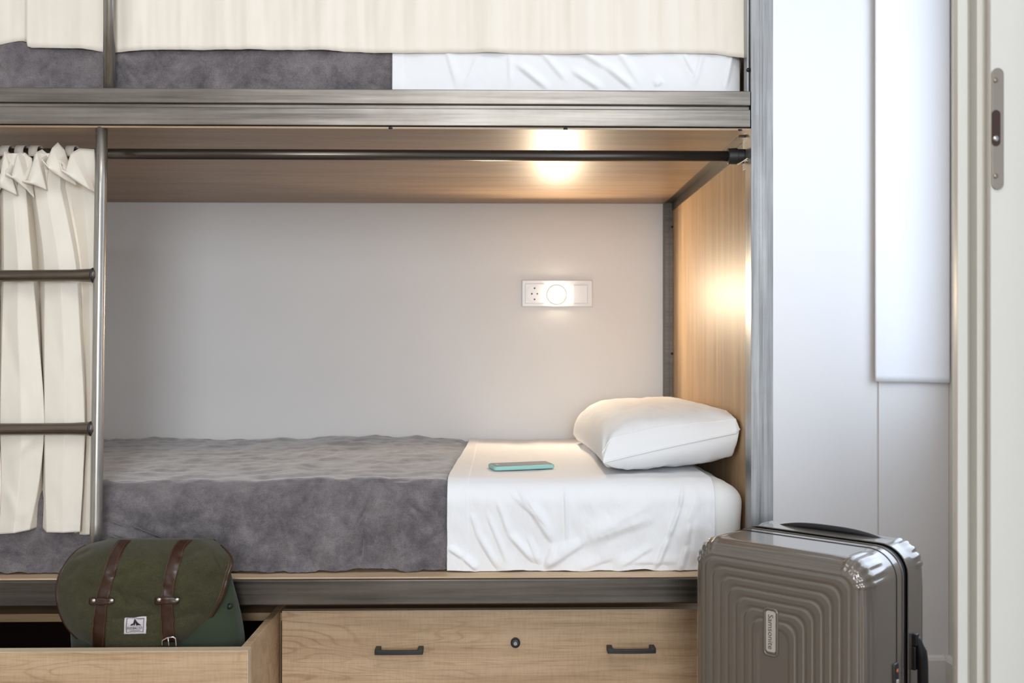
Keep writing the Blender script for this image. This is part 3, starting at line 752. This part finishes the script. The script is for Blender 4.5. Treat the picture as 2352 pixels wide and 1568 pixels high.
# (head rail that carries the blind, above the frame)
ROOTLOC[bl.name] = bl.location.copy()
box('head_rail', (X_(2008, YW-.018), YW-.042, 2.45), (XR-.003, YW-.0055, 2.49), M['trim'], bl, bev=.002)

# ------------------------------------------------------------------ green satchel in the open drawer
bag = empty('backpack', (-.63, 1.75, .131), 'olive green canvas backpack with brown leather straps in the open drawer', 'backpack')
FL = [(1243, 244, 488), (1250, 212, 501), (1262, 183, 514), (1278, 165, 528), (1295, 153, 531), (1318, 140, 524), (1345, 133, 517), (1372, 133, 508), (1398, 138, 495), (1425, 148, 478), (1450, 166, 456), (1475, 196, 425), (1492, 232, 392), (1505, 275, 345)]
def flap_lr(py):
    return cat([(a, b) for a, b, c in FL], py), cat([(a, c) for a, b, c in FL], py)
def flapY(px, py):
    l, r_ = flap_lr(min(max(py, 1243), 1505)); s = (px-l)/max(r_-l, 1); s = max(0, min(1, s)); e = abs(2*s-1)
    t = (py-1243)/(1505-1243)
    y = 1.752+.055*max(0, 1-t/.28)**2.0-.012*math.sin(math.pi*min(1, max(0, t)))
    y += .028*e**5+.010*e*e
    y += .0035*fbm(px/70, py/60, 2)+crease(px, py, (310, 1365), (365, 1400), 9, .006)+crease(px, py, (405, 1290), (470, 1262), 9, .005)+crease(px, py, (160, 1325), (195, 1290), 9, .004)
    y += crease(px, py, (482, 1262), (508, 1312), 3, .005)+crease(px, py, (250, 1420), (370, 1410), 8, .005)+crease(px, py, (340, 1300), (250, 1330), 12, .005)+crease(px, py, (190, 1400), (215, 1330), 12, .004)+crease(px, py, (400, 1420), (470, 1400), 12, .006)+crease(px, py, (265, 1350), (300, 1395), 8, .005)+crease(px, py, (170, 1285), (215, 1262), 5, .005)+.0012*fbm(px/28, py/26, 5)
    return y
def surf(px, py, lift=0):
    p = at(px, py, flapY(px, py))
    if lift:
        a = at(px+1.5, py, flapY(px+1.5, py))-at(px-1.5, py, flapY(px-1.5, py)); b = at(px, py+1.5, flapY(px, py+1.5))-at(px, py-1.5, flapY(px, py-1.5))
        n = b.cross(a).normalized()
        if n.y > 0: n = -n
        p = p+n*lift
    return p
def flap(u, v):
    py = 1243+(1505-1243)*v; l, r_ = flap_lr(py); px = l+(r_-l)*u
    return at(px, py, flapY(px, py))
V, Fc = grid(flap, 90, 90)
# carry the flap over the top to the back of the bag
top0 = [V[i] for i in range(91)]; n0 = len(V)
for k in range(1, 13):
    t = k/12; a = t*math.pi/2
    for i in range(91):
        p = top0[i]; V.append(Vector((p.x*(1)+(.0 if True else 0), p.y+.035*math.sin(a), p.z+.002*math.sin(min(a*2, math.pi))-.05*(1-math.cos(a))*t)))
for k in range(12):
    for i in range(90):
        A = (i if k == 0 else n0+(k-1)*91+i); B2 = n0+k*91+i
        Fc.append((A+1, A, B2, B2+1))
fl = mk('flap', V, Fc, M['green'], bag, solid=.003, off=-1)
# body behind the flap
BD = [(1285, 230, 475), (1310, 185, 512), (1345, 165, 524), (1380, 158, 534), (1420, 156, 541), (1470, 156, 549), (1530, 160, 552), (1600, 165, 552), (1650, 172, 548)]
def body(u, v):
    py = 1285+365*v
    l = cat([(a, b) for a, b, c in BD], py); r_ = cat([(a, c) for a, b, c in BD], py)
    an = 2*math.pi*u; c, s = math.cos(an), math.sin(an)
    e = .55; cx = abs(c)**e*(1 if c > 0 else -1); sy = abs(s)**.7*(1 if s > 0 else -1)
    Yc = 1.816; px = (l+r_)/2+(r_-l)/2*cx; dep = .050*(.5+.5*sm(.18, .42, v))
    Y = Yc-dep*sy
    P = at(px, py, 1.79); dr = .003*fbm(P.x*18, P.z*14, sy)
    return Vector((P.x+dr, Y, P.z))
V, Fc = grid(body, 96, 60)
n1 = len(V); V.append(sum((V[i] for i in range(97)), Vector())/97)
for i in range(96): Fc.append((i+1, i, n1))
n2 = len(V); V.append(sum((V[60*97+i] for i in range(97)), Vector())/97)
for i in range(96): Fc.append((60*97+i, 60*97+i+1, n2))
zmin = .131
for v in V:
    if v.z < zmin: v.z = zmin
bd = mk('body', V, Fc, M['green2'], bag)
q = at(531, 1391, 1.782); MB().tube([(q.x-.004, q.y-.003, q.z), (q.x+.002, q.y-.004, q.z)], [.0058, .0045], 14).build('eyelet', M['black'], bd)
# leather binding around the flap
def bind(side):
    P = []
    for k in range(61):
        py = 1255+(1505-1255)*k/60; l, r_ = flap_lr(py); px = l if side < 0 else r_
        P.append(at(px, py, flapY(px, py)-.001))
    return P
B1 = bind(-1); B2 = bind(1)
MB().tube(B1+B2[::-1], .0042, 10).build('binding', M['leather'], fl)
P = []
for k in range(61):
    py = 1265+(1500-1265)*k/60; l, r_ = flap_lr(py); P.append(at(l+5, py, flapY(l+6, py)-.0022))
MB().tube(P, .0011, 6).build('piping', M['leath2'], fl)
P = []
for k in range(61):
    py = 1275+(1490-1275)*k/60; l, r_ = flap_lr(py); P.append(at(r_-6, py, flapY(r_-7, py)-.0024))
MB().tube(P, .0011, 6).build('piping', M['leath2'], fl)
def ribbon(path, wpx, lift, name, mat, parent, th=.0028, n=60, over=True):
    ks = [(p[1], p[0]) for p in path]; y0, y1 = path[0][1], path[-1][1]
    def fn(u, v):
        py = y0+(y1-y0)*v; c = cat(ks, py); ww = wpx(py) if callable(wpx) else wpx
        px = c+(u-.5)*ww; return surf(px, py, lift)
    V, Fc = grid(fn, 8, n)
    return mk(name, V, Fc, mat, parent, solid=th, off=1)
S1 = [(289, 1244.5), (275, 1262), (262, 1290), (252, 1320), (244, 1352), (238, 1379), (233, 1410), (231, 1445), (231, 1490)]
S2 = [(428, 1244.5), (412, 1262), (402, 1290), (394, 1320), (389, 1352), (386, 1377), (386, 1410), (387, 1440), (388, 1470)]
for S, wf in ((S1, 26), (S2, 27)):
    st = ribbon(S, wf, .0045, 'strap', M['leather'], fl)
    for sg in (-1, 1):
        ks = [(p[1], p[0]) for p in S]; P = []
        for k in range(50):
            py = S[0][1]+4+(S[-1][1]-S[0][1]-6)*k/49; px = cat(ks, py)+sg*(wf/2-1.6); P.append(surf(px, py, .0078))
        MB().tube(P, .0006, 5).build('stitching', M['leath2'], st)
for cx, cyp in ((236, 1379), (386, 1377)):
    def kf(u, v):
        px = cx-28+56*u; py = cyp-8+16*v; rr_ = 1-max(0, abs(2*u-1)-.82)/.18*.35; py = cyp+(py-cyp)*rr_
        return surf(px, py, .0088-.004*sm(.35, .5, abs(u-.5)))
    V, Fc = grid(kf, 24, 4); kp = mk('strap_keeper', V, Fc, M['leather'], fl, solid=.003, off=1)
    for dx in (-20.5, 20.5):
        q = at(cx+dx, cyp, flapY(cx+dx, cyp)-.0095)
        MB().tube([(q.x, q.y+.002, q.z), (q.x, q.y-.0005, q.z), (q.x, q.y-.002, q.z), (q.x, q.y-.0026, q.z)], [.0042, .004, .0026, .0008], 16).build('rivet', M['chrome'], kp)
# buckle
P = [at(372, 1479, 1.734), at(373, 1470, 1.732), at(385, 1464, 1.730), at(398, 1462, 1.730), at(403, 1466, 1.731), at(405, 1482, 1.734), at(404, 1500, 1.736), at(374, 1500, 1.736)]
MB().tube(P, .0013, 8, closed=True).tube([at(386, 1464, 1.728), at(388, 1482, 1.728)], .001, 8).build('buckle', M['chrome'], fl)
# woven label patch
def patch_pt(u, v, lift):
    x0 = 289-3*v; x1 = 338.5-1.5*v; px = x0+(x1-x0)*u; py = 1417+37*v-1.5*u
    return surf(px, py, lift)
V, Fc = grid(lambda u, v: patch_pt(u, v, .0045), 16, 12); pa = mk('label_patch', V, Fc, M['patch'], fl, solid=.0012, off=1)
mb = MB()
for (u0, v0, u1, v1) in ((.1, .12, .9, .15), (.1, .84, .9, .87), (.1, .12, .125, .87), (.875, .12, .9, .87)):
    V, Fc = grid(lambda u, v: patch_pt(u0+(u1-u0)*u, v0+(v1-v0)*v, .0062), 10, 8); mb.add(V, Fc)
for (u0, v0, u1, v1) in ((.25, .745, .78, .765), (.28, .785, .75, .80)):
    V, Fc = grid(lambda u, v: patch_pt(u0+(u1-u0)*u, v0+(v1-v0)*v, .0062), 10, 2); mb.add(V, Fc)
mb.build('label_border', M['inkg'], pa)
peak = [(.27, .44), (.36, .36), (.42, .36), (.485, .20), (.50, .17), (.55, .22), (.62, .30), (.70, .36), (.80, .44), (.62, .42), (.56, .46), (.53, .30), (.50, .42), (.45, .46), (.44, .38), (.38, .45)]
def tri_fan(poly, c=None):
    from mathutils.geometry import tessellate_polygon
    t = tessellate_polygon([[Vector((x, y, 0)) for x, y in poly]]); return [tuple(a) for a in t]
MB().add([patch_pt(x, y, .0063) for x, y in peak], tri_fan(peak)).build('mountain_print', M['ink'], pa, smooth=False)
def text_geo(s, spacing=1.0):
    cu = bpy.data.curves.new('t', 'FONT'); cu.body = s; cu.size = 1; cu.align_x = 'LEFT'; cu.space_character = spacing; cu.resolution_u = 4
    o = bpy.data.objects.new('t', cu); sc.collection.objects.link(o); bpy.context.view_layer.update()
    me = o.evaluated_get(bpy.context.evaluated_depsgraph_get()).to_mesh()
    V = [v.co.copy() for v in me.vertices]; Fc = [tuple(p.vertices) for p in me.polygons]
    bpy.data.objects.remove(o); bpy.data.curves.remove(cu)
    xs = [v.x for v in V]; ys = [v.y for v in V]
    x0, x1, y0, y1 = min(xs), max(xs), min(ys), max(ys)
    return [((v.x-x0)/(x1-x0), (v.y-y0)/(y1-y0)) for v in V], Fc
T, Tf = text_geo('FIVE BACOD')
MB().add([patch_pt(.15+.69*x, .68-.17*y, .0063) for x, y in T], Tf).build('label_text', M['ink'], pa, smooth=False)

# ------------------------------------------------------------------ suitcase
SW, SH, TF, TB = .31, .618, .139, .092       # width, shell height, front shell and back shell depth
a_, b_h, Rc = SW/2, SH/2, .045
case = empty('suitcase', (.543, 1.626, 0), 'pearly grey ribbed hard shell suitcase standing in front of the bed post', 'suitcase', rz=R(-43.6))
ZC = .062+b_h
def ringpts(d, out=0, nc=14, ns=8, nst=16):
    # rounded rectangle inset by d: list of (x, z, nx, nz, theta or None)
    A, B_ = a_-d, b_h-d; r_ = max(Rc-d, .020); P = []
    cs = ((A-r_, B_-r_, 0), (-A+r_, B_-r_, 90), (-A+r_, -B_+r_, 180), (A-r_, -B_+r_, 270))
    for ci, (cx, cz, a0) in enumerate(cs):
        for k in range(nc):
            th = R(a0+90*k/(nc-1)); P.append((cx+r_*math.cos(th), cz+r_*math.sin(th), math.cos(th), math.sin(th), k/(nc-1)))
        nx_ = cs[(ci+1) % 4]; th = R(a0+90); m = ns if ci in (0, 2) else nst
        ex, ez = cx+r_*math.cos(th), cz+r_*math.sin(th); fx, fz = nx_[0]+r_*math.cos(th), nx_[1]+r_*math.sin(th)
        for k in range(1, m):
            t = k/m; P.append((ex+(fx-ex)*t, ez+(fz-ez)*t, math.cos(th), math.sin(th), None))
    return P
PITCH = .0147
def ridge(d):
    if d < .0135-2*PITCH or d > .0135+PITCH*8: return 0
    t = ((d-.0135) % PITCH)/PITCH
    return .0014*(sm(0, .22, t)*(1-sm(.62, 1.0, t)))
def shell(sign, T, name):
    V = []; Fc = []; rows = []
    re = .032; dmax = .134
    nd = 150
    for k in range(nd+1):
        d = dmax-(dmax-re)*k/nd; rows.append((d, -T-ridge(d), 0, 0))
    for k in range(1, 41):
        an = math.pi/2*k/40; rd = ridge(re-re*an)*(1-sm(1.25, 1.57, an)); rows.append((re*(1-math.sin(an)), -T+re-re*math.cos(an)-rd*math.cos(an), an, rd*math.sin(an)))
    for k in range(1, 15):
        y = (-T+re)+(T-re)*k/14; rows.append((0, y, 2, 0))
    for d, y, fl_, ro in rows:
        for (x, z, nx_, nz_, th) in ringpts(d, nc=25):
            o = ro
            side = sm(0, .6, fl_) if fl_ < 2 else 1-sm(-T*.62, -T*.30, y)
            if fl_ != 0 and th is not None:
                o = ro*(1-side)+.0030*abs(math.sin(th*math.pi*5))*side*sm(0, .12, th)*(1-sm(.88, 1, th))
            V.append(Vector((x+nx_*o, y*1.0, z+nz_*o)))
    n = len(ringpts(0, nc=25)); nr = len(rows)
    for j in range(nr-1):
        for i in range(n):
            a = j*n+i; b2 = j*n+(i+1) % n
            Fc.append((a, b2, b2+n, a+n) if sign > 0 else (a+n, b2+n, b2, a))
    # centre panel
    c0 = len(V); cc = sum((V[i] for i in range(n)), Vector())/n; V.append(cc)
    for i in range(n): Fc.append((c0, (i+1) % n, i) if sign > 0 else (c0, i, (i+1) % n))
    V = [Vector((v.x, sign*v.y, v.z+ZC)) for v in V]
    return mk(name, V, Fc, M['shell'], case)
fs = shell(1, TF, 'front_shell')
bs = shell(-1, TB, 'back_shell')
# seam frame and zip
def band(d, y0, y1, name, mat, parent):
    P = ringpts(d, nc=12); n = len(P); V = [(x, y, z+ZC) for y in (y0, y1) for x, z, *_ in P]
    return mk(name, V, [(i, n+i, n+(i+1) % n, (i+1) % n) for i in range(n)], mat, parent, solid=.0015, off=0)
fs.location.y = -.0095; bs.location.y = .0095
band(.003, -.0098, .0098, 'zip', M['zip'], case)
band(-.0008, -.0125, -.0105, 'rim', M['shell'], case); band(-.0008, .0105, .0125, 'rim', M['shell'], case)
band(-.0003, -.0275, -.0265, 'rim_line', M['zip'], fs)
# badge in a pocket of the centre panel, lettering turned on its side
def fp(x, z, y=0): return Vector((x, -TF-.0098-y, z+ZC))
zc1, zc0 = .546+.031-ZC, .546-.031-ZC
MB().add([], [])
mb = MB().prism([(x, z) for x, z in prect(.0085, .033, .004)], 0, .0016)
V = [fp(v.x-.004, v.y+(zc1+zc0)/2, -.0004+v.z) for v in mb.v]
bg = mk('badge', V, mb.f, M['badge'], case, smooth=False)
mb = MB()
for k in range(1):
    P = [fp(-.004+x, z+(zc1+zc0)/2-.001, .0008) for x, z in prect(.0112, .0375, .006)]
    mb.tube(P, .0022, 8, closed=True)
mb.build('badge_pocket', M['shell'], case)
T, Tf = text_geo('Samsonite')
# reading downwards
MB().add([fp(-.004-.0045+.009*y, (zc1-.004)-(.056)*x, .0014) for x, y in T], Tf).build('badge_text', M['ink'], bg, smooth=False)
# carry handles
def handle_arch(P, name, hw, hh_, parent):
    return MB().tube(P, hh_, 12).build(name, M['black'], parent)
P = []
for k in range(25):
    u = k/24; x = -.095+.19*u; e = abs(2*u-1); P.append((x, .058, ZC+b_h-.003+.008*(1-e**2.6)))
hr = [.003+.0025*(1-abs(2*k/24-1)**3) for k in range(25)]
MB().tube(P, hr, 12).build('top_handle', M['black'], case)
P = []
for k in range(25):
    u = k/24; z = .530-.19*u; e = abs(2*u-1); P.append((a_+.001+.013*(1-e**6)**1.0, .040, z))
hd = MB().tube(P, [.0085 if 2 < k < 22 else .006 for k in range(25)], 12).build('side_handle', M['black'], case)
MB().box((a_-.001, .030, .515), (a_+.008, .042, .535)).box((a_-.001, .030, .475), (a_+.006, .042, .514)).build('handle_mount', M['black'], case, smooth=False, bev=.002)
# combination lock on the side
zk = .505
lk = MB().box((a_-.002, -.052, zk-.07), (a_+.0035, -.034, zk)).build('combination_lock', M['black'], case, smooth=False, bev=.003)
MB().tube([(a_+.0036, -.043, zk-.012), (a_+.0045, -.043, zk-.012)], .0035, 4).build('lock_mark', M['red'], lk)
for k in range(3): MB().box((a_+.003, -.047, zk-.034-.011*k), (a_+.0052, -.039, zk-.026-.011*k)).build('number_wheel', M['badge'], lk, smooth=False, bev=.0005)
# wheels
for sx in (-1, 1):
    for sy in (-.085, .055):
        m_ = MB().tube([(sx*.105-.011, sy, .024), (sx*.105+.011, sy, .024)], .024, 24)
        wh = m_.build('wheel', M['black'], case, bev=.002)
        MB().box((sx*.105-.015, sy-.018, .044), (sx*.105+.015, sy+.018, .068)).build('wheel_fork', M['black'], wh, smooth=False, bev=.003)
